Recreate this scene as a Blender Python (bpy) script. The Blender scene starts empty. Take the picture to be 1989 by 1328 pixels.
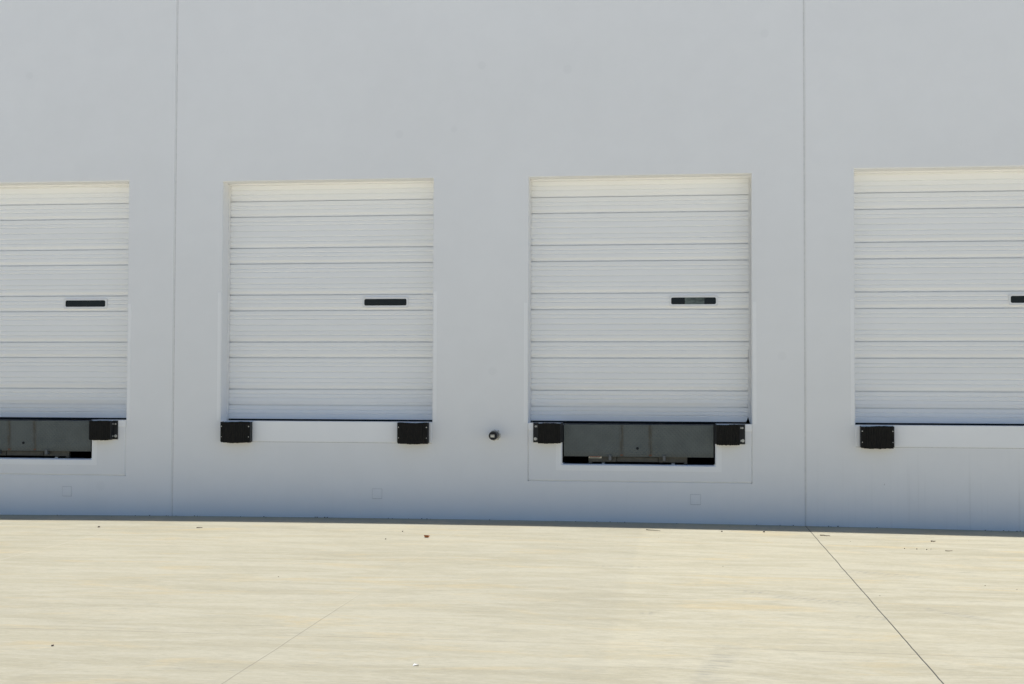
import bpy, bmesh, math, random
from mathutils import Vector, Matrix
R = math.radians
rnd = random.Random(7)
sc = bpy.context.scene
col = sc.collection

# ------------------------------------------------------------------ helpers
class MB:
    """collects simple solids and links them as ONE mesh object"""
    def __init__(s): s.bm = bmesh.new(); s.mi = 0
    def _f(s, vs):
        try:
            f = s.bm.faces.new(vs); f.material_index = s.mi; return f
        except ValueError: return None
    def box(s, x0, x1, y0, y1, z0, z1):
        v = [s.bm.verts.new((x, y, z)) for z in (z0, z1) for y in (y0, y1) for x in (x0, x1)]
        for q in ((0,2,3,1),(4,5,7,6),(0,1,5,4),(2,6,7,3),(1,3,7,5),(0,4,6,2)): s._f([v[i] for i in q])
        return v
    def prism(s, pts, a, b, axis='y'):
        """pts: 2D outline extruded from a to b along an axis"""
        def P(p, t):
            return (p[0], t, p[1]) if axis == 'y' else ((t, p[0], p[1]) if axis == 'x' else (p[0], p[1], t))
        A = [s.bm.verts.new(P(p, a)) for p in pts]; B = [s.bm.verts.new(P(p, b)) for p in pts]
        n = len(pts); s._f(A); s._f(B[::-1])
        for i in range(n): s._f([A[i], B[i], B[(i+1) % n], A[(i+1) % n]])
    def cyl(s, c, r, y0, y1, n=20, r1=None):
        r1 = r if r1 is None else r1
        A = [s.bm.verts.new((c[0]+r*math.cos(2*math.pi*i/n), y0, c[1]+r*math.sin(2*math.pi*i/n))) for i in range(n)]
        B = [s.bm.verts.new((c[0]+r1*math.cos(2*math.pi*i/n), y1, c[1]+r1*math.sin(2*math.pi*i/n))) for i in range(n)]
        s._f(A); s._f(B[::-1])
        for i in range(n): s._f([A[i], A[(i+1) % n], B[(i+1) % n], B[i]])
    def ring(s, o, i, y0, y1):
        """rectangular or rounded ring between two outlines of equal length"""
        n = len(o)
        v = [[s.bm.verts.new((p[0], y, p[1])) for p in L] for L, y in ((o, y0), (i, y0), (o, y1), (i, y1))]
        for k in range(n):
            j = (k+1) % n
            s._f([v[0][k], v[0][j], v[1][j], v[1][k]]); s._f([v[0][k], v[2][k], v[2][j], v[0][j]])
            s._f([v[1][k], v[1][j], v[3][j], v[3][k]]); s._f([v[2][k], v[3][k], v[3][j], v[2][j]])
    def build(s, name, mats, parent=None, bevel=0, smooth=False):
        bm = s.bm
        bmesh.ops.recalc_face_normals(bm, faces=bm.faces)
        if bevel:
            es = [e for e in bm.edges if len(e.link_faces) == 2 and e.calc_face_angle(0) > 0.6]
            bmesh.ops.bevel(bm, geom=es, offset=bevel, segments=1, affect='EDGES', clamp_overlap=True)
        me = bpy.data.meshes.new(name); bm.to_mesh(me); bm.free()
        for m in (mats if isinstance(mats, (list, tuple)) else [mats]): me.materials.append(m)
        if smooth:
            for p in me.polygons: p.use_smooth = True
        o = bpy.data.objects.new(name, me); col.objects.link(o)
        if parent: o.parent = parent
        return o

def rrect(x0, x1, z0, z1, r, n=4):
    pts = []
    for cx, cz, a in ((x1-r, z1-r, 0), (x0+r, z1-r, 90), (x0+r, z0+r, 180), (x1-r, z0+r, 270)):
        for k in range(n+1):
            t = R(a+90*k/n); pts.append((cx+r*math.cos(t), cz+r*math.sin(t)))
    return pts
def empty(name, loc, label, cat, group=None):
    o = bpy.data.objects.new(name, None); col.objects.link(o); o.location = loc; o.empty_display_size = .2
    return tag(o, label, cat, group)
def tag(o, label, cat, group=None):
    o['label'] = label; o['category'] = cat
    if group: o['group'] = group
    return o
def copy_tree(o, parent=None):
    c = o.copy(); col.objects.link(c); c.parent = parent
    for ch in [q for q in bpy.data.objects if q.parent == o]: copy_tree(ch, c)
    return c

# ------------------------------------------------------------------ materials
class NT:
    def __init__(s, name):
        s.m = bpy.data.materials.new(name); s.m.use_nodes = True
        s.t = s.m.node_tree; s.b = s.t.nodes['Principled BSDF']
    def n(s, typ, **kw):
        o = s.t.nodes.new(typ)
        for k, v in kw.items(): setattr(o, k, v)
        return o
    def l(s, a, b): s.t.links.new(a, b)
    def put(s, sock, v):
        if hasattr(v, 'is_output'): s.l(v, sock)
        else: sock.default_value = v
    def math(s, op, a, b=0.0, c=0.0, clamp=False):
        o = s.n('ShaderNodeMath', operation=op, use_clamp=clamp)
        for i, v in enumerate((a, b, c)): s.put(o.inputs[i], v)
        return o.outputs[0]
    def coord(s, obj=True):
        return s.n('ShaderNodeTexCoord').outputs['Object'] if obj else s.n('ShaderNodeNewGeometry').outputs['Position']
    def mapv(s, v, sx=1, sy=1, sz=1, loc=(0,0,0), rot=(0,0,0)):
        o = s.n('ShaderNodeMapping'); s.l(v, o.inputs[0])
        o.inputs['Scale'].default_value = (sx, sy, sz); o.inputs['Location'].default_value = loc; o.inputs['Rotation'].default_value = rot
        return o.outputs[0]
    def noise(s, v, scale=1, detail=4, rough=.55, dist=0):
        o = s.n('ShaderNodeTexNoise'); s.l(v, o.inputs['Vector'])
        o.inputs['Scale'].default_value = scale; o.inputs['Detail'].default_value = detail
        o.inputs['Roughness'].default_value = rough; o.inputs['Distortion'].default_value = dist
        return o.outputs[0]
    def ramp(s, f, a, b, lo=0., hi=1.):
        o = s.n('ShaderNodeMapRange', interpolation_type='SMOOTHSTEP'); s.put(o.inputs[0], f)
        for i, v in ((1, a), (2, b), (3, lo), (4, hi)): o.inputs[i].default_value = v
        return o.outputs[0]
    def mix(s, f, a, b, mode='MIX'):
        o = s.n('ShaderNodeMix', data_type='RGBA', blend_type=mode)
        s.put(o.inputs[0], f)
        for i, v in ((6, a), (7, b)): s.put(o.inputs[i], v if hasattr(v, 'is_output') else (*v, 1) if len(v) == 3 else v)
        return o.outputs[2]
    def bump(s, h, strength=.3, dist=.01, normal=None):
        o = s.n('ShaderNodeBump'); s.put(o.inputs['Height'], h)
        o.inputs['Strength'].default_value = strength; o.inputs['Distance'].default_value = dist
        if normal is not None: s.l(normal, o.inputs['Normal'])
        return o.outputs[0]
    def done(s, colr, rough=.6, spec=.5, metal=0., normal=None):
        s.put(s.b.inputs['Base Color'], colr if hasattr(colr, 'is_output') else (*colr, 1))
        s.put(s.b.inputs['Roughness'], rough); s.b.inputs['Specular IOR Level'].default_value = spec
        s.b.inputs['Metallic'].default_value = metal
        if normal is not None: s.l(normal, s.b.inputs['Normal'])
        return s.m
    def xyz(s, v):
        o = s.n('ShaderNodeSeparateXYZ'); s.l(v, o.inputs[0]); return o.outputs

def wall_paint(name, base, dirty=True):
    k = NT(name); P = k.coord(False); X = k.xyz(P)
    m1 = k.ramp(k.noise(k.mapv(P, .35, .35, .5), 1, 5), .3, .7)
    m2 = k.ramp(k.noise(k.mapv(P, 3, 3, 3), 1, 6, .6), .35, .65)
    c = k.mix(m1, tuple(b*.97 for b in base), base)
    c = k.mix(k.math('MULTIPLY', m2, .035), c, (.55, .55, .53))
    if dirty:
        # rain and splash streaks low on the wall (strongest under the right-hand dock), small scuffs, round patched tie holes
        st = k.ramp(k.noise(k.mapv(P, 14, 1, .35), 1, 3, .6), .52, .75)
        mask = k.math('MULTIPLY', k.ramp(X[2], 1.15, .2), k.ramp(X[0], 1.2, 2.6, .12, 1.))
        c = k.mix(k.math('MULTIPLY', k.math('MULTIPLY', st, mask), .17), c, (.36, .35, .33))
        for (px, pz, r) in ((-8.5,5.72,.05),(-1.42,5.62,.055),(-2.35,1.86,.05),(-3.55,4.85,.05),(-2.85,4.9,.04),(-2.5,5.7,.05),(-7.45,.37,.06),(1.2,2.05,.05),(1.0,6.0,.05)):
            d = k.n('ShaderNodeVectorMath', operation='DISTANCE'); k.l(k.mapv(P, 1, 0, 1), d.inputs[0]); d.inputs[1].default_value = (px, 0, pz)
            c = k.mix(k.math('MULTIPLY', k.ramp(d.outputs['Value'], r*1.25, r*.8), .06), c, (.45, .46, .46))
        sp = k.ramp(k.noise(k.mapv(P, 16, 16, 9), 1, 2, .5), .77, .80)
        low = k.ramp(X[2], 1.4, .1, .05, 1.)
        c = k.mix(k.math('MULTIPLY', k.math('MULTIPLY', sp, low), .45), c, (.2, .2, .19))
    h = k.noise(k.mapv(P, 60, 60, 60), 1, 5, .6); h2 = k.noise(k.mapv(P, 1.2, 1.2, 1.2), 1, 4)
    nb = k.bump(h2, .25, .02, k.bump(h, .12, .004))
    return k.done(c, .62, .35, 0, nb)
def plain(name, c, rough=.5, spec=.5, metal=0., var=.12, sc_=8, stretch=(1,1,1), bump=.0):
    k = NT(name); P = k.coord(False)
    n = k.noise(k.mapv(P, sc_*stretch[0], sc_*stretch[1], sc_*stretch[2]), 1, 6, .62)
    cc = k.mix(k.ramp(n, .3, .7), tuple(v*(1-var) for v in c), tuple(min(1, v*(1+var)) for v in c))
    nb = k.bump(n, bump, .01) if bump else None
    return k.done(cc, k.ramp(n, .2, .8, rough-.06, min(1, rough+.06)), spec, metal, nb)

WALL = (.905, .90, .89)
M = {}
M['wall'] = wall_paint('wall_paint', WALL)
M['patch'] = wall_paint('patch_paint', (.962, .957, .947), False)
M['sill_steel'] = wall_paint('sill_steel_paint', (.99, .985, .975), False)
M['sealant'] = plain('joint_sealant', (.74, .735, .72), .75, .3, 0, .06, 20)
M['platejoint'] = plain('plate_edge_paint', (.42, .42, .41), .75, .3, 0, .2, 30)
def door_mat():
    k = NT('door_enamel'); P = k.coord(False)
    n = k.ramp(k.noise(k.mapv(P, .6, 1, 5), 1, 5, .6), .3, .7)
    g = k.ramp(k.noise(k.mapv(P, 30, 30, 30), 1, 4, .6), .62, .75)
    c = k.mix(n, (.93, .925, .91), (.955, .95, .935))
    c = k.mix(k.math('MULTIPLY', g, .10), c, (.5, .48, .45))
    return k.done(c, .42, .5)
M['door'] = door_mat()
M['trim'] = plain('door_trim_paint', (.90, .89, .865), .5, .4, 0, .05, 10)
M['rubber'] = plain('bumper_rubber', (.0125, .0115, .0095), .85, .3, 0, .5, 26, (3, 1, .6), .4)
M['black'] = plain('black_seal', (.012, .013, .015), .7, .3, 0, .3, 20)
M['steel_pit_shade'] = plain('black_steel_and_pit_shade', (.02, .021, .022), .6, .4, 0, .3, 15)  # bumper steel; also paints the pit's shade black
M['bolt'] = plain('zinc_bolt', (.55, .54, .5), .45, .5, .7, .25, 60)
def tread():
    k = NT('tread_plate'); P = k.coord(True); X = k.xyz(P)
    n = k.noise(k.mapv(P, 5, 5, 5), 1, 6, .6)
    c = k.mix(k.ramp(n, .3, .7), (.098, .113, .110), (.120, .136, .133))
    dirt = k.ramp(X[2], -.30, -.42)
    c = k.mix(k.math('MULTIPLY', dirt, .5), c, (.088, .085, .066))
    # brown weld stains along the two bend seams and rust dots at their ends
    for sx in (-.204, .148):
        d = k.math('ABSOLUTE', k.math('SUBTRACT', X[0], sx))
        w = k.math('MULTIPLY', k.ramp(d, .045, .004), k.ramp(k.noise(k.mapv(P, 40, 1, 7), 1, 4, .7), .35, .6, .15, .8))
        c = k.mix(w, c, (.075, .066, .048))
        dz = k.math('ABSOLUTE', k.math('ADD', X[2], .372))
        rust = k.math('MULTIPLY', k.ramp(d, .022, .008), k.ramp(dz, .012, .004))
        c = k.mix(rust, c, (.17, .06, .03))
    # raised diamond lugs: two crossing wave patterns
    def wave(rot):
        o = k.n('ShaderNodeTexWave', wave_type='BANDS', bands_direction='X'); k.l(k.mapv(P, 1, 0, 1, rot=(0, R(rot), 0)), o.inputs[0])
        o.inputs['Scale'].default_value = 9.; o.inputs['Distortion'].default_value = 0; return o.outputs['Fac']
    lug = k.math('MULTIPLY', k.ramp(wave(45), .45, .9), k.ramp(wave(-45), .45, .9))
    c = k.mix(k.math('MULTIPLY', lug, .16), c, (.16, .165, .155))
    return k.done(c, .55, .4, .15, k.bump(lug, .6, .004))
M['tread'] = tread()
M['frame'] = plain('leveler_frame_paint', (.082, .078, .064), .6, .4, 0, .2, 14)
M['keeper'] = plain('keeper_steel', (.13, .135, .14), .5, .5, .2, .15, 20)
M['deck'] = plain('deck_steel', (.05, .055, .06), .55, .5, .3, .2, 12)
M['whitebit'] = plain('white_overspray', (.6, .6, .58), .6, .4, 0, .1, 40)
M['label_white'] = plain('label_white', (.66, .63, .53), .5, .4, 0, .1, 60)
M['label_red'] = plain('label_red', (.36, .075, .05), .5, .4, 0, .12, 60)
M['label_black'] = plain('label_black', (.03, .03, .03), .5, .4, 0, .1, 60)
M['label_grey'] = plain('label_print_grey', (.42, .41, .42), .5, .4, 0, .1, 60)
M['gasket'] = plain('window_gasket', (.85, .845, .83), .5, .4, 0, .03, 20)
def glass(name, c, spec):
    k = NT(name); P = k.coord(False)
    n = k.noise(k.mapv(P, 9, 9, 22), 1, 4, .6)
    cc = k.mix(k.ramp(n, .35, .7), tuple(v*.65 for v in c), tuple(v*1.35 for v in c))
    return k.done(cc, .12, spec)
M['glass'] = glass('dark_window_glass', (.006, .0065, .006), .35)
M['glass_view'] = glass('green_view_behind_glass', (.105, .125, .112), .4)
M['abs'] = plain('black_pipe_plastic', (.012, .013, .015), .4, .5, 0, .3, 30)
M['grout'] = plain('pipe_grout', (.62, .60, .54), .8, .3, 0, .12, 40, (1, 1, 1), .5)
M['inside'] = plain('interior_concrete', (.25, .25, .24), .8, .3, 0, .1, 2)
M['roofm'] = plain('roof_membrane', (.6, .6, .58), .8, .3, 0, .1, 1)
M['twig'] = plain('dry_twig', (.10, .075, .055), .8, .3, 0, .3, 60)
M['leafm'] = plain('orange_leaf', (.42, .13, .035), .6, .4, 0, .35, 90)
M['leafin'] = plain('pale_leaf_inside', (.74, .42, .26), .6, .4, 0, .2, 90)
M['paper'] = plain('paper_scrap', (.8, .8, .78), .7, .3, 0, .08, 60)
M['grit'] = plain('grit', (.12, .10, .085), .85, .3, 0, .4, 80)

def concrete():
    k = NT('broomed_concrete'); P = k.coord(False); X = k.xyz(P)
    # wavering broom direction, nearly parallel to the wall
    wv = k.noise(k.mapv(P, .22, .22, 1), 1, 2)
    P2 = k.n('ShaderNodeCombineXYZ'); k.l(X[0], P2.inputs[0])
    k.l(k.math('ADD', X[1], k.math('MULTIPLY', wv, .35)), P2.inputs[1]); P2 = P2.outputs[0]
    s1 = k.noise(k.mapv(P2, .75, 3.4, 1), 1, 9, .74, .5)
    s2 = k.noise(k.mapv(P2, 3.2, 16, 1, loc=(3, 7, 0)), 1, 7, .74, .6)
    s3 = k.noise(k.mapv(P2, 7, 62, 1, loc=(9, 2, 0)), 1, 5, .7)
    big = k.noise(k.mapv(P2, .25, .62, 1, loc=(4, 1, 0)), 1, 6, .66)
    yel = k.noise(k.mapv(P2, .8, 2.6, 1, loc=(17, 5, 0)), 1, 7, .7, .6)
    gry = k.noise(k.mapv(P2, 1.3, 5.5, 1, loc=(31, 9, 0)), 1, 8, .72, .6)
    grain = k.noise(k.mapv(P, 22, 60, 60), 1, 6, .75)
    c = k.mix(k.ramp(big, .32, .68), CONC_A, CONC_B)
    c = k.mix(k.math('MULTIPLY', k.ramp(s1, .40, .60), .48), c, CONC_L)
    c = k.mix(k.math('MULTIPLY', k.ramp(yel, .52, .68), .62), c, CONC_Y)
    c = k.mix(k.math('MULTIPLY', k.ramp(gry, .55, .72), .42), c, CONC_G)
    c = k.mix(k.math('MULTIPLY', k.ramp(s2, .44, .33), .34), c, CONC_G)
    c = k.mix(k.math('MULTIPLY', k.ramp(s2, .58, .70), .55), c, CONC_L)
    c = k.mix(k.math('MULTIPLY', k.ramp(s3, .38, .62), .26), c, CONC_G)
    c = k.mix(k.math('MULTIPLY', k.ramp(grain, .52, .68), .34), c, (.27, .245, .185))
    c = k.mix(k.math('MULTIPLY', k.ramp(grain, .46, .32), .30), c, (.62, .57, .45))
    # slab-to-slab tone: the strip left of the faint pour line is a little greyer
    edge = k.math('ADD', X[0], k.math('MULTIPLY', k.noise(k.mapv(P, 1, 9, 1), 1, 3), .12))
    c = k.mix(k.math('MULTIPLY', k.ramp(edge, -.37, -.45), .14), c, CONC_G)
    # unseen outer yard, made paler to bounce more light onto the wall
    c = k.mix(k.math('MULTIPLY', k.ramp(X[1], -9.75, -9.85), .85), c, (.84, .80, .71))
    # tyre scuffs: soft grey arcs broken into tread bars
    for (tx, ty, L, W_, ang) in ((1.05,-5.75,.55,.16,-28),(1.38,-6.5,.20,.11,-20),(1.75,-4.1,.6,.14,-25),(-.25,-6.58,.10,.14,0),(2.0,-6.2,.5,.09,-48),(.55,-5.4,.22,.10,-12),(-.55,-4.05,.5,.05,0),(-1.5,-1.95,.75,.03,0),(.2,-8.4,.9,.12,80)):
        q = k.xyz(k.mapv(P, 1/L, 1/W_, 1, loc=(0, 0, 0), rot=(0, 0, 0)) if False else k.mapv(k.mapv(P, 1, 1, 1, loc=(-tx, -ty, 0)), 1, 1, 1, rot=(0, 0, R(-ang))))
        ax = k.ramp(k.math('ABSOLUTE', q[0]), L, L*.25); ay = k.ramp(k.math('ABSOLUTE', q[1]), W_, W_*.3)
        br = k.ramp(k.math('SINE', k.math('MULTIPLY', q[0], 95.)), -.2, .6, .35, 1.)
        rag = k.ramp(k.noise(k.mapv(P, 6, 14, 1), 1, 5, .7), .38, .62)
        c = k.mix(k.math('MULTIPLY', k.math('MULTIPLY', ax, ay), k.math('MULTIPLY', k.math('MULTIPLY', br, rag), .60)), c, (.27, .26, .225))
    # saw-cut joints
    wob = k.math('MULTIPLY', k.math('SUBTRACT', k.noise(k.mapv(P, 1.4, 1.4, 1), 1, 4), .5), .02)
    def line(axis, at, w, colr, amt, brk=None):
        d = k.math('ABSOLUTE', k.math('ADD', k.math('SUBTRACT', X[axis], at), wob))
        f = k.math('MULTIPLY', k.ramp(d, w, w*.55), amt)
        if brk is not None: f = k.math('MULTIPLY', f, brk)
        return k.mix(f, c, colr), k.ramp(d, w, w*.4)
    br1 = k.ramp(k.noise(k.mapv(P, 1.5, 1.5, 1, loc=(5, 5, 0)), 1, 5, .7), .40, .60)
    c, g1 = line(0, 1.472, .006, (.055, .052, .05), .92)
    c, _ = line(0, -2.571, .007, (.66, .61, .48), .10, k.ramp(br1, .2, .8, .25, 1.))
    c, g2 = line(0, -2.560, .006, (.2, .185, .15), .5, k.ramp(X[1], -5.6, -7.2))
    c, _ = line(0, -6.49, .014, (.68, .63, .51), .2, br1)
    c, _ = line(1, -7.83, .006, (.17, .15, .14), .62, k.ramp(br1, .0, 1., .45, 1.))
    c, _ = line(0, 5.5, .0095, (.055, .052, .05), .9)
    c, _ = line(1, -9.80, .008, (.12, .11, .10), .8)
    h = k.math('ADD', k.math('MULTIPLY', s3, .5), k.math('ADD', k.math('MULTIPLY', s2, .6), k.math('MULTIPLY', grain, .25)))
    h = k.math('SUBTRACT', h, k.math('MULTIPLY', g1, 1.5))
    return k.done(c, .78, .25, 0, k.bump(h, .22, .006))
CONC_A = (.415, .373, .262); CONC_B = (.475, .43, .308); CONC_L = (.59, .55, .425); CONC_Y = (.555, .445, .255); CONC_G = (.285, .272, .222)
M['ground'] = concrete()

# ------------------------------------------------------------------ dimensions (metres; wall face is y = 0, yard is y < 0)
DW, ZS, ZH = 2.743, 1.217, 4.286          # door opening width, dock floor height, head height
BAYS = [(-9.859, .027), (-5.851, .001), (-1.903, -.004), (2.064, .029)]   # left edge of each opening, head tolerance
PITBAY = (0, 2)
JL, JR, PW = -6.484, 1.470, 7.954
TH, HB, PITZ = .22, 11.0, .714
DY = .30                                   # door plane
EYE = 1.694
def gz(x):
    return .012 - .036*min(1.6, ((x+2.5)/6.5)**2)

# ------------------------------------------------------------------ ground
g = MB()
xs = [-400, -150, -60, -30] + [-20+i*.5 for i in range(81)] + [30, 60, 150, 400]
ys = [-400, -150, -60, -30, -20, -10, -5, -2, -.7, 0, .2, 60]
gv = [[g.bm.verts.new((x, y, gz(x))) for x in xs] for y in ys]
for j in range(len(ys)-1):
    for i in range(len(xs)-1): g._f([gv[j][i], gv[j][i+1], gv[j+1][i+1], gv[j+1][i]])
ground = g.build('ground', M['ground'], smooth=True); ground['kind'] = 'structure'

# ------------------------------------------------------------------ warehouse
house = empty('warehouse', (JL, 0, 0), 'pale grey concrete warehouse wall with dock door openings behind the concrete yard', 'building')
hoff = Vector((-JL, 0, 0))
def part(mb, name, mats, parent=None, bevel=0, smooth=False):
    o = mb.build(name, mats, None, bevel, smooth)
    p = parent or house
    o.parent = p
    if p is house: o.location = hoff
    return o

def wall_panel(x0, x1, z0, z1, holes):
    bm = bmesh.new()
    X = sorted({x0, x1, *[h[0] for h in holes], *[h[1] for h in holes]}); Z = sorted({z0, z1, *[h[2] for h in holes], *[h[3] for h in holes]})
    V = {}
    def v(i, j, y):
        if (i, j, y) not in V: V[(i, j, y)] = bm.verts.new((X[i], y, Z[j]))
        return V[(i, j, y)]
    def solid(i, j):
        if not (0 <= i < len(X)-1 and 0 <= j < len(Z)-1): return False
        cx, cz = (X[i]+X[i+1])/2, (Z[j]+Z[j+1])/2
        return not any(h[0] < cx < h[1] and h[2] < cz < h[3] for h in holes)
    for i in range(len(X)-1):
        for j in range(len(Z)-1):
            if not solid(i, j): continue
            bm.faces.new([v(i,j,0), v(i+1,j,0), v(i+1,j+1,0), v(i,j+1,0)])
            bm.faces.new([v(i,j,TH), v(i,j+1,TH), v(i+1,j+1,TH), v(i+1,j,TH)])
            for di, dj, a, b in ((-1,0,(i,j),(i,j+1)), (1,0,(i+1,j+1),(i+1,j)), (0,-1,(i+1,j),(i,j)), (0,1,(i,j+1),(i+1,j+1))):
                if not solid(i+di, j+dj): bm.faces.new([v(*a,0), v(*b,0), v(*b,TH), v(*a,TH)])
    bmesh.ops.recalc_face_normals(bm, faces=bm.faces)
    es = [e for e in bm.edges if len(e.link_faces) == 2 and e.calc_face_angle(0) > .6 and all(abs(q.co.y) < 1e-6 for q in e.verts)]
    bmesh.ops.bevel(bm, geom=es, offset=.011, segments=2, affect='EDGES', clamp_overlap=True)
    me = bpy.data.meshes.new('wall_panel'); bm.to_mesh(me); bm.free(); me.materials.append(M['wall'])
    o = bpy.data.objects.new('wall_panel', me); col.objects.link(o); o.parent = house; o.location = hoff
    return o
bounds = [JL+PW*k for k in range(-4, 5)]
GAP = .008
for k in range(len(bounds)-1):
    a, b = bounds[k]+GAP, bounds[k+1]-GAP
    holes = []
    for i, (xl, dz) in enumerate(BAYS):
        if a < xl+DW/2 < b: holes.append((xl, xl+DW, .500 if i in PITBAY else ZS, ZH+dz))
    wall_panel(a, b, -.4, HB, holes)
    if k: 
        s = MB(); s.box(bounds[k]-GAP-.004, bounds[k]+GAP+.004, .013, .06, -.35, HB-.02); part(s, 'joint_sealant', M['sealant'])

# roof, other walls and raised floor, so that the inside is dark behind the door gaps
b0, b1 = bounds[0], bounds[-1]
s = MB(); s.box(b0+.02, b1-.02, TH+.002, 39.8, 10.2, 10.45); part(s, 'roof', M['roofm'])
s = MB(); s.box(b0, b1, 39.8, 40.02, -.4, HB); part(s, 'rear_wall', M['wall'])
for a, b in ((b0, b0+.2), (b1-.2, b1)):
    s = MB(); s.box(a, b, TH+.002, 39.79, -.4, HB); part(s, 'side_wall', M['wall'])
PC = [-8.515, None, -.541, None]            # leveler pit centres
PHW = .935
s = MB(); cur = b0+.21
for i in PITBAY:
    s.box(cur, PC[i]-PHW-.01, TH+.002, 2.6, -.3, ZS-.001); s.box(PC[i]-PHW-.01, PC[i]+PHW+.01, 2.2, 2.6, -.3, ZS-.001); cur = PC[i]+PHW+.01
s.box(cur, b1-.21, TH+.002, 2.6, -.3, ZS-.001); s.box(b0+.21, b1-.21, 2.6, 39.78, -.3, ZS-.001)
part(s, 'floor_slab', M['inside'])

def zf(z): return EYE+(z-EYE)*1.0      # heights are true heights
def door_profile():
    """y depth (positive = into the building) against height above the dock floor, one steel section every 0.61 m"""
    pts = [(.022, 0.)]
    def groove(z): return [(z-.006, 0.), (z-.0005, .012), (z+.008, .0022), (z+.013, 0.)]
    seams = sorted([.2+.61*k for k in range(6)] + [.404+.61*k for k in range(5)])
    prev = .0
    for sm in seams:
        long = (sm-prev) > .3
        # between prev (seam below) and sm: offsets measured down from the seam above
        h = sm-prev
        offs = ([.1, .155] if not long else [.09, .145, .222, .300, .347])
        for q in sorted(offs, reverse=True):
            z = sm-q
        body = []
        for q in ([.058, .108] if not long else [.060, .107, .183, .260, .317]):
            body.append(sm-q)
        for z in sorted(body):
            if z-prev > .03: pts += groove(z)
        # the lip hanging over the seam below: face tips inward going down
        pts += [(sm-.006, 0.), (sm-.0055, .05), (sm+.009, .05), (sm+.0095, .014), (sm+.020, .013), (sm+.052, 0.)]
        prev = sm
    out = [p for p in pts if p[0] < 3.20]
    out.append((3.20, 0.))
    # keep heights strictly rising
    res = [out[0]]
    for p in out[1:]:
        if p[0] > res[-1][0]: res.append(p)
    return res
PROF = door_profile()

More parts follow.
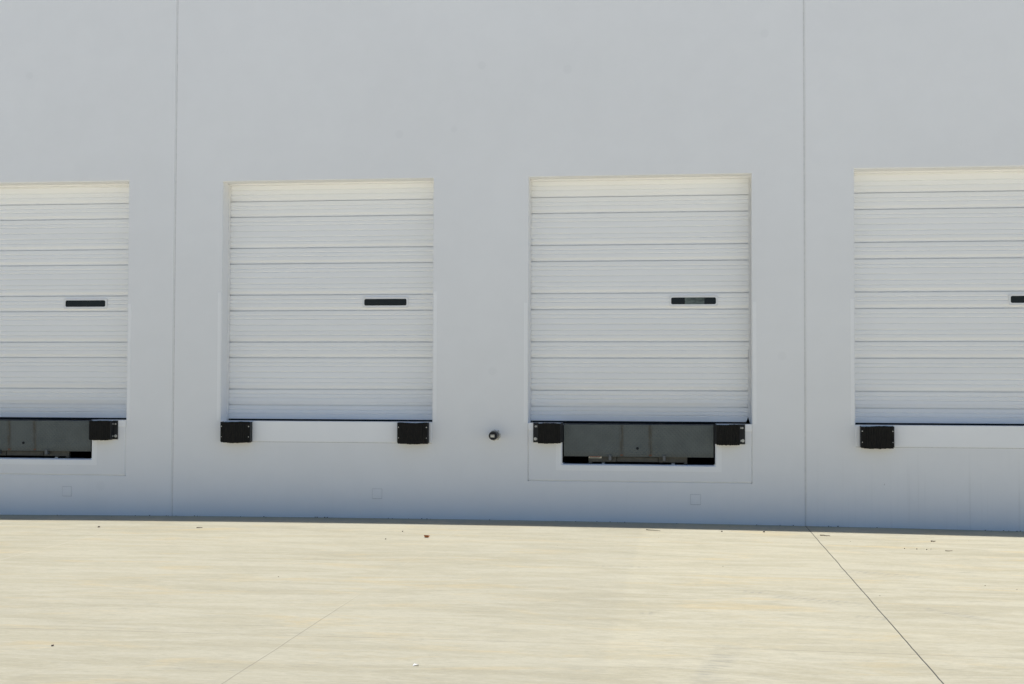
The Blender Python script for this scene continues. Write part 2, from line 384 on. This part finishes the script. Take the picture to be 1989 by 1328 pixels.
def make_door(i):
    xl, dz = BAYS[i]; xr = xl+DW
    bent = (i == 2)
    bm = bmesh.new()
    rows = []
    for z, y in PROF:
        r = xr+.06
        if bent:
            if z < .10: r = xr-.066+.36*z
            elif z < .95: r = xr-.030+(z-.95)*.010
        rows.append((bm.verts.new((xl-.06, DY+y, ZS+z)), bm.verts.new((r, DY+y, ZS+z))))
    for a, b in zip(rows, rows[1:]): bm.faces.new([a[0], a[1], b[1], b[0]])
    # back skin
    B = [bm.verts.new(p) for p in ((xl-.06, DY+.06, ZS+.022), (rows[0][1].co.x, DY+.06, ZS+.022), (xr+.06, DY+.06, ZS+3.2), (xl-.06, DY+.06, ZS+3.2))]
    bm.faces.new([B[0], B[3], B[2], B[1]]); bm.faces.new([rows[0][0], B[0], B[1], rows[0][1]]); bm.faces.new([rows[-1][0], rows[-1][1], B[2], B[3]])
    me = bpy.data.meshes.new('dock_door'); bm.to_mesh(me); bm.free(); me.materials.append(M['door'])
    d = bpy.data.objects.new('dock_door', me); col.objects.link(d); d.parent = house; d.location = hoff
    # tracks with their weather-seal strip, header angle, bottom seal
    s = MB(); s.box(xl-.07, xl+.003, TH+.004, DY-.006, ZS+.001, ZH+dz+.05); s.build('side_track', M['trim'], d)
    s = MB(); zt = ZH+dz+.05
    if bent:
        s.prism([(xr+.07, ZS+.001), (xr-.010, ZS+.001), (xr-.040, ZS+.10), (xr-.034, ZS+.5), (xr-.027, ZS+.95), (xr-.027, zt), (xr+.07, zt)], DY-.012, DY-.003)
    else:
        s.box(xr-.014, xr+.07, TH+.004, DY-.006, ZS+.001, zt)
    s.build('side_track', M['trim'], d)
    s = MB(); s.box(xl-.07, xr+.07, TH+.004, DY-.002, ZH+dz-.018, ZH+dz+.12); s.build('header_trim', M['door'], d)
    s = MB(); s.box(xl+.03, xr-(.07 if bent else .03), DY+.004, DY+.045, ZS+.002, ZS+.024); s.build('bottom_seal', M['black'], d)
    # small vision window with rounded corners, in the third narrow rib
    wx = xl+DW/2+(.667, .699, .668, .785)[i]; wz = ZS+1.526
    o_, i_ = rrect(wx-.302, wx+.302, wz-.070, wz+.070, .026), rrect(wx-.277, wx+.277, wz-.043, wz+.043, .020)
    s = MB(); s.ring(o_, i_, DY-.013, DY+.002); s.build('window_frame', M['gasket'], d)
    s = MB(); s.prism(i_, DY-.003, DY-.001); s.build('window_pane', M['glass'], d)
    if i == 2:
        s = MB(); s.box(wx-.107, wx+.135, DY-.0045, DY-.0035, wz-.0425, wz+.0425)  # lighter view behind the glass, painted as a strip on the pane
        s.build('window_view_strip', M['glass_view'], d)['label'] = 'pale green view behind the small dock door window, painted on its pane'
    # painted steel jamb guards let into the wall face beside the opening
    top = (2.72, 2.86, 2.71, 2.74)[i]
    for a, b in ((xl-.052, xl-.012), (xr+.012, xr+.052)):
        s = MB(); s.box(a, b, -.0035, .02, ZS+.004, top); part(s, 'jamb_guard', M['patch'])
    # sill steel and leveler pit surround
    if i in PITBAY:
        pc = PC[i]
        for a, b in ((xl+.004, pc-PHW-.002), (pc+PHW+.002, xr-.004)):
            s = MB(); s.box(a, b, -.004, .04, 1.135, ZS+.002); part(s, 'sill_angle', M['sill_steel'], bevel=.002)
        s = MB(); e = .0008
        L, Rr, Bt, Tp = xl+e, xr-e, .500+e, ZS
        out = [(L, Tp), (L, Bt), (Rr, Bt), (Rr, Tp), (pc+PHW, Tp), (pc+PHW, PITZ), (pc-PHW, PITZ), (pc-PHW, Tp)]
        s.prism(out, .0, TH); part(s, 'pit_surround', M['wall'], bevel=.016)
        s = MB(); w = .078; q = .0125
        out = [(pc-PHW-w, 1.13), (pc-PHW-w, PITZ-w), (pc+PHW+w, PITZ-w), (pc+PHW+w, 1.13), (pc+PHW+q, 1.13), (pc+PHW+q, PITZ-q), (pc-PHW-q, PITZ-q), (pc-PHW-q, 1.13)]
        s.prism(out, -.0035, .02); part(s, 'pit_frame', M['patch'])
    else:
        s = MB(); s.box(xl+.006, xr-.006, -.006, .035, .958, ZS+.002); part(s, 'sill_plate', M['sill_steel'], bevel=.003)
        s = MB(); s.box(xl+.006, xr-.006, -.0015, .03, .9535, .9575); part(s, 'sill_joint', M['platejoint'])
    return d
for i in range(4): make_door(i)
# square cover plates low on the wall
for x, z in ((-7.903, .294), (-3.806, .318), (.157, .299)):
    s = MB(); s.box(x-.060, x+.060, -.0045, .02, z-.060, z+.060); part(s, 'cover_plate', M['wall'], bevel=.001)
    s = MB(); s.ring(rrect(x-.0625, x+.0625, z-.0635, z+.0625, .002, 1), rrect(x-.0602, x+.0602, z-.0602, z+.0602, .002, 1), -.0012, .01); part(s, 'cover_plate_joint', M['platejoint'])

# ------------------------------------------------------------------ dock bumpers
def make_bumper(kind, mir, seed):
    """kind 'wide': pads with bolts at four corners; 'lev': pads with one wide bolted flange on the outer side"""
    rr = random.Random(seed)
    W = .388 if kind == 'wide' else .371
    h0, h1 = (-.128, .128) if kind == 'wide' else (-.121, .121)
    root = empty('dock_bumper', (0, 0, 0), '', 'bumper', 'dock bumpers below the dock doors')
    fl = (.006, .006) if kind == 'wide' else (.066, .026)
    sg = -1 if mir else 1
    def bx(mb, a, b, *r): mb.box(min(sg*a, sg*b), max(sg*a, sg*b), *r)
    for e0, e1, w0, w1 in ((-W/2, -W/2+fl[0], -W/2+fl[0]-.008, -W/2+fl[0]), (W/2-fl[1], W/2, W/2-fl[1], W/2-fl[1]+.008)):
        s = MB(); bx(s, e0, e1, -.016, -.0062, h0, h1); bx(s, w0, w1, -.098, -.0155, h0+.004, h1-.004)
        s.build('end_angle', M['steel_pit_shade'], root)
    s = MB(); n = 13 if kind == 'wide' else 11
    a0, a1 = -W/2+fl[0]+.001, W/2-fl[1]-.001
    ph = rr.uniform(0, 6)
    for k in range(n):
        a, b = a0+(a1-a0)*k/n, a0+(a1-a0)*(k+1)/n
        t = (k+.5)/n; bulge = math.sin(math.pi*t)
        yf = -.104-.008*bulge-rr.uniform(0, .006)
        zb = h0-.004-.008*bulge*(1 if kind == 'wide' else .5)-rr.uniform(0, .005); zt = h1-.002+.004*math.sin(5*t+ph)-rr.uniform(0, .004)
        v = []
        bx(s, a+.0006, b-.0006, yf, -.0165, zb, zt)
    s.build('rubber_pads', M['rubber'], root, bevel=.0025)
    def bolt(x, z, r, y):
        q = MB(); q.cyl((sg*x, z), r*1.25, y-.003, y, 16); q.cyl((sg*x, z), r, y-.012, y-.0031, 6, r)
        q.build('bolt', M['bolt'], root)
    if kind == 'wide':
        for x in (-W/2+.016, W/2-.016):
            for z, r in ((.068, .0058), (-.064, .0045)): bolt(x, z, r, -.1085)
    else:
        bolt(-W/2+.030, .076, .0095, -.0162); bolt(-W/2+.026, -.078, .0155, -.0162)
        for z in (.078, -.078):
            q = MB(); q.box(min(sg*(-W/2+.045), sg*(-W/2+.0575)), max(sg*(-W/2+.045), sg*(-W/2+.0575)), -.052, -.046, z-.011, z+.011)
            q.build('rod_end', M['bolt'], root)
    return root
BL = [('lev', False, -1.6495, 1.100, 'black rubber dock bumper left of the leveler under the door with the green window pane'),
      ('lev', True, .568, 1.098, 'black rubber dock bumper right of the leveler under the door with the green window pane'),
      ('lev', True, -7.404, 1.092, 'black rubber bumper with wide bolted flange right of the leveler at the left photo edge'),
      ('lev', False, -9.675, 1.092, 'black rubber bumper left of the leveler at the left photo edge'),
      ('wide', False, -5.624, 1.084, 'square black laminated bumper at the left end of the complete white dock sill'),
      ('wide', True, -3.338, 1.088, 'square black laminated bumper at the right end of the complete white dock sill'),
      ('wide', False, 2.309, 1.082, 'square black laminated bumper under the dock door at the right photo edge'),
      ('wide', True, 4.60, 1.086, 'black laminated bumper beyond the right photo edge')]
for j, (kd, mir, x, z, lab) in enumerate(BL):
    if x > 4.3 or x < -9.5: continue
    b = make_bumper(kd, mir, 20+j); b.location = (x, 0, z); b['label'] = lab

# ------------------------------------------------------------------ dock levelers
def make_leveler():
    L = empty('dock_leveler', (PC[2], 0, PITZ), 'grey green steel dock leveler with a small red and white label', 'dock leveler', 'dock levelers set in the wall pits')
    z0 = -PITZ
    Z = lambda z: z-PITZ
    s = MB(); w = PHW-.003
    for a, b in ((-w-.004, -w), (w, w+.004)): s.box(a, b, .03, 2.19, Z(.60), Z(1.19))
    s.box(-w, w, .225, 2.19, Z(.59), Z(.60)); s.box(-w, w, 2.185, 2.19, Z(.60), Z(1.19)); s.box(-w, w, .20, .21, Z(.60), Z(PITZ-.002))
    s.build('pit_shade_lining', M['steel_pit_shade'], L)  # black sheets added so the shaded concrete pit looks dark
    s = MB(); s.box(-.92, .92, .06, 2.17, Z(1.196), Z(1.208)); s.build('deck_plate', M['deck'], L)
    # lip: three flats with shallow bends along the two seams, hole near the bottom
    s = MB(); top, bot = Z(1.201), Z(.809)
    bm = s.bm
    xsx = [-.916, -.208, -.200, .144, .152, .916]
    yo = [0, 0, .006, .006, 0, 0]
    hx, hz, hr = -.009, Z(.913), .017
    # front skin as strips; the middle strip carries the hole as a dark plug set 1 mm proud
    F = [[bm.verts.new((x, .012+y+(.02 if zz == bot else 0), zz)) for x, y in zip(xsx, yo)] for zz in (top, bot)]
    Bk = [[bm.verts.new((x, .040+(.02 if zz == bot else 0), zz)) for x in xsx] for zz in (top, bot)]
    for k in range(5):
        s._f([F[0][k], F[1][k], F[1][k+1], F[0][k+1]]); s._f([Bk[0][k], Bk[0][k+1], Bk[1][k+1], Bk[1][k]])
        s._f([F[0][k], F[0][k+1], Bk[0][k+1], Bk[0][k]]); s._f([F[1][k], Bk[1][k], Bk[1][k+1], F[1][k+1]])
    s._f([F[0][0], Bk[0][0], Bk[1][0], F[1][0]]); s._f([F[0][5], F[1][5], Bk[1][5], Bk[0][5]])
    lip = s.build('lip_plate', M['tread'], L)
    lip.location = (0, 0, Z(1.201)); lip.data.transform(Matrix.Translation((0, 0, -Z(1.201))))
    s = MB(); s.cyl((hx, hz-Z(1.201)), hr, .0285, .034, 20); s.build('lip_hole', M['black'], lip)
    s = MB()
    for k in range(1):
        a = -.9; s.prism([(.047+.011*math.cos(t*math.pi/5), Z(1.192)+.011*math.sin(t*math.pi/5)) for t in range(10)], a, a+1.8, 'x')
    s.build('hinge', M['deck'], L)
    s = MB(); s.box(-.612, -.272, .075, .12, Z(.742), Z(.835)); s.box(.250, .598, .075, .12, Z(.742), Z(.835)); s.box(-.271, .249, .092, .12, Z(.742), Z(.835))
    s.box(-.262, .240, .080, .0915, Z(.746), Z(.802))
    for a, b in ((-.612, -.572), (-.448, -.412), (.405, .448), (.556, .598)): s.box(a, b, .075, .12, Z(PITZ+.0005), Z(.7415))
    s.build('front_beam', M['frame'], L, bevel=.002)
    for a, b in ((-.446, -.414), (.407, .446)):
        s = MB(); s.box(a, b, .070, .0745, Z(PITZ+.001), Z(.728)); s.build('painted_foot', M['whitebit'], L)
    for x in (-.345, .317):
        s = MB(); s.box(x-.017, x+.017, .018, .074, Z(.765), Z(.800)); s.box(x-.017, x+.017, .004, .0175, Z(.765), Z(.828)); s.build('lip_keeper', M['keeper'], L, bevel=.002)
    return L
lev = make_leveler()
LW = [o for o in bpy.data.objects if o.parent == lev]
lev2 = copy_tree(lev); lev2.location = (PC[0], 0, PITZ); lev2['label'] = 'grey green steel dock leveler cut off by the left photo edge'
# the warning sticker is only on one of them: red band, pale ground, dark print
Zl = lambda z: z-PITZ
s = MB(); s.box(-.611, -.452, .0735, .0748, Zl(.786), Zl(.8125))
st = s.build('warning_label', M['label_white'], lev)
s = MB(); xx = -.603
for w in (.018, .012, .016, .010, .017, .013, .011, .018, .010):
    s.box(xx, xx+w, .0725, .0733, Zl(.8005), Zl(.810)); xx += w+.0016
s.build('red_print', M['label_red'], st)
s = MB(); s.box(-.600, -.475, .0725, .0733, Zl(.791), Zl(.7965)); s.build('dark_print', M['label_black'], st)
s = MB(); s.box(.552, .598, .0735, .0748, Zl(.807), Zl(.8125)); s.build('pale_sticker', M['label_white'], lev)

# ------------------------------------------------------------------ capped pipe
pipe = empty('capped_pipe', (-2.311, 0, 1.063), 'short black plastic pipe stub with round cap and white sticker projecting from wall', 'pipe')
s = MB(); n = 26
ro = [.066+.008*math.sin(2.1*k)+.004*math.sin(5*k) for k in range(n)]
s.prism([(r*math.cos(2*math.pi*k/n), r*math.sin(2*math.pi*k/n)) for k, r in enumerate(ro)], -.007, .01); s.build('grout_collar', M['grout'], pipe)
s = MB(); s.cyl((0, 0), .048, -.15, .2, 32); s.build('pipe_stub', M['abs'], pipe, smooth=False)
s = MB(); s.cyl((0, 0), .054, -.205, -.1505, 32); cap = s.build('pipe_cap', M['abs'], pipe, bevel=.004)
s = MB(); s.cyl((0, 0), .040, -.2085, -.2055, 32); s.build('cap_face', M['black'], cap)
s = MB(); s.box(-.030, .019, -.2100, -.2090, -.020, .013); s.build('sticker', M['label_white'], cap)
s = MB(); s.box(-.027, .010, -.2108, -.2101, -.002, .003); s.box(-.027, .004, -.2108, -.2101, .006, .010); s.box(.010, .016, -.2108, -.2101, -.010, .006); s.build('sticker_print', M['label_grey'], cap)

# ------------------------------------------------------------------ small litter on the slab
def twig(x0, y0, x1, y1, r, label, kink=.01, seed=1):
    rr = random.Random(seed); n = 6
    pts = [Vector((x0+(x1-x0)*t/n+rr.uniform(-kink, kink), y0+(y1-y0)*t/n+rr.uniform(-kink, kink), gz(x0)+r*1.0+abs(rr.uniform(0, kink*.6)))) for t in range(n+1)]
    s = MB(); rings = []
    for k, p in enumerate(pts):
        d = (pts[min(n, k+1)]-pts[max(0, k-1)]).normalized(); u = d.cross(Vector((0, 0, 1))).normalized(); w = u.cross(d)
        rk = r*(1-.5*k/n); rings.append([s.bm.verts.new(p+u*rk*math.cos(a)+w*rk*math.sin(a)) for a in (0, 1.05, 2.09, 3.14, 4.19, 5.24)])
    for a, b in zip(rings, rings[1:]):
        for i in range(6): s._f([a[i], a[(i+1) % 6], b[(i+1) % 6], b[i]])
    s._f(rings[0]); s._f(rings[-1])
    return tag(s.build('twig', M['twig'], smooth=True), label, 'twig', 'twigs lying on the concrete near the wall')
twig(-.415, -.850, -.255, -.965, .0045, 'longest thin dark twig, on the concrete under the leveler with the red label', .006, 3)
twig(1.545, -1.030, 1.640, -1.100, .0058, 'dark twig just right of the dark joint line in the concrete', .006, 4)
twig(2.690, -1.400, 2.745, -1.375, .0068, 'short thick twig near the wall, rightmost of the dark twigs by the shadow edge', .006, 5)
twig(-5.63, -1.43, -5.57, -1.40, .006, 'short bent twig on the concrete in front of the left wall joint', .008, 6)
twig(2.69, -2.225, 2.76, -2.222, .004, 'thin pale brown twig farthest from the wall at the right', .004, 7)
# curled orange leaf: open cup with paler inside
s = MB(); n, m_ = 14, 5
for layer in (0, 1):
    s.mi = layer
    grid = []
    for a in range(n+1):
        t = math.pi*(-.15+1.12*a/n)
        row = []
        for b in range(m_+1):
            v_ = -1+2*b/m_; rad = (.042-.006*v_*v_)-(.0015*layer)
            row.append(s.bm.verts.new((v_*.045+.006*math.sin(3*t), rad*math.cos(t+3.3)*.9, .040+rad*math.sin(t+3.3)*.95)))
        grid.append(row)
    for a in range(n):
        for b in range(m_): s._f([grid[a][b], grid[a+1][b], grid[a+1][b+1], grid[a][b+1]])
lf = s.build('fallen_leaf', [M['leafm'], M['leafin']], smooth=True); lf.location = (-2.785, -2.02, gz(-2.8)); lf.rotation_euler = (0, 0, R(-8)); lf.scale = (.55, .55, .55)
tag(lf, 'small curled orange brown dry leaf lying on the sunny concrete', 'leaf')
s = MB()
pts = [(0, 0), (.045, .012), (.085, .002), (.09, .04), (.05, .062), (.012, .05)]
vv = [s.bm.verts.new((x, y, .004+.012*((i*7) % 3))) for i, (x, y) in enumerate(pts)]; c_ = s.bm.verts.new((.045, .03, .022))
for i in range(6): s._f([vv[i], vv[(i+1) % 6], c_])
pp = s.build('paper_scrap', M['paper']); pp.location = (-1.60, -8.68, gz(-1.6)); pp.scale = (.42, .42, .42)
md = pp.modifiers.new('thick', 'SOLIDIFY'); md.thickness = .0015
tag(pp, 'tiny crumpled white paper scrap on the concrete near the front', 'paper scrap')
s = MB()
def crumb(x, y, r):
    v = [Vector((x, y, gz(x)+r*.5))+Vector((rnd.uniform(.6, 1)*r*a, rnd.uniform(.6, 1)*r*b, rnd.uniform(.5, .8)*r*c)) for a in (-1, 1) for b in (-1, 1) for c in (-.6, 1)]
    bmv = [s.bm.verts.new(p) for p in v]
    for q in ((0,1,3,2),(4,6,7,5),(0,4,5,1),(2,3,7,6),(1,5,7,3),(0,2,6,4)): s._f([bmv[i] for i in q])
for x, y, r in ((.93,-.813,.012),(.448,-.862,.010),(2.516,-2.145,.006),(-6.819,-1.44,.012),(-4.002,-8.398,.008),(-3.193,-2.257,.008),(-3.168,-1.482,.008),(2.30,-2.10,.006),(2.42,-2.12,.006)): crumb(x, y, r)
for k in range(26):
    crumb(rnd.uniform(-9, 5), -rnd.uniform(.02, 1)**2.2*6.5-.03, rnd.uniform(.002, .004))
for k in range(70):     # crumbs of mortar swept against the foot of the wall
    crumb(rnd.uniform(-9.5, 5.5), -rnd.uniform(.0, .05), rnd.uniform(.002, .008))
grit = s.build('grit', M['grit']); grit['kind'] = 'stuff'

# ------------------------------------------------------------------ light
EL, AZ = 70.0, 80.4      # sun almost over the wall line, a little behind the building
d = Vector((math.sin(R(AZ))*math.cos(R(EL)), math.cos(R(AZ))*math.cos(R(EL)), math.sin(R(EL))))
sun = bpy.data.lights.new('sun', 'SUN'); sun.energy = 5.0; sun.angle = R(.5); sun.color = (1, .98, .94)
so = bpy.data.objects.new('sun', sun); col.objects.link(so); so.rotation_euler = d.to_track_quat('Z', 'Y').to_euler(); so.location = (0, 0, 30)
w = bpy.data.worlds.new('World'); sc.world = w; w.use_nodes = True
nt = w.node_tree; bg = nt.nodes['Background']
sky = nt.nodes.new('ShaderNodeTexSky'); sky.sky_type = 'NISHITA'; sky.sun_disc = False
sky.sun_elevation = R(EL); sky.sun_rotation = R(AZ); sky.air_density = 1.0; sky.dust_density = 0; sky.ozone_density = 4.0; sky.altitude = 1200
nt.links.new(sky.outputs[0], bg.inputs[0]); bg.inputs[1].default_value = .10

# ------------------------------------------------------------------ camera
cam = bpy.data.cameras.new('camera'); co = bpy.data.objects.new('camera', cam); col.objects.link(co)
cam.sensor_width = 36; cam.lens = 2621.79/1989*36; cam.clip_end = 2000; cam.clip_start = .05
co.location = (0, -16.658, EYE)
co.rotation_euler = (Matrix.Rotation(R(7.202), 4, 'Z') @ Matrix.Rotation(R(90+1.801), 4, 'X') @ Matrix.Rotation(R(.186), 4, 'Z')).to_euler()
sc.camera = co
sc.render.engine = 'CYCLES'
sc.view_settings.view_transform = 'Standard'; sc.view_settings.look = 'None'; sc.view_settings.gamma = 1
sc.view_settings.exposure = -.05
sc.cycles.use_denoising = True; sc.cycles.denoising_prefilter = 'NONE'; sc.cycles.max_bounces = 10; sc.cycles.diffuse_bounces = 8
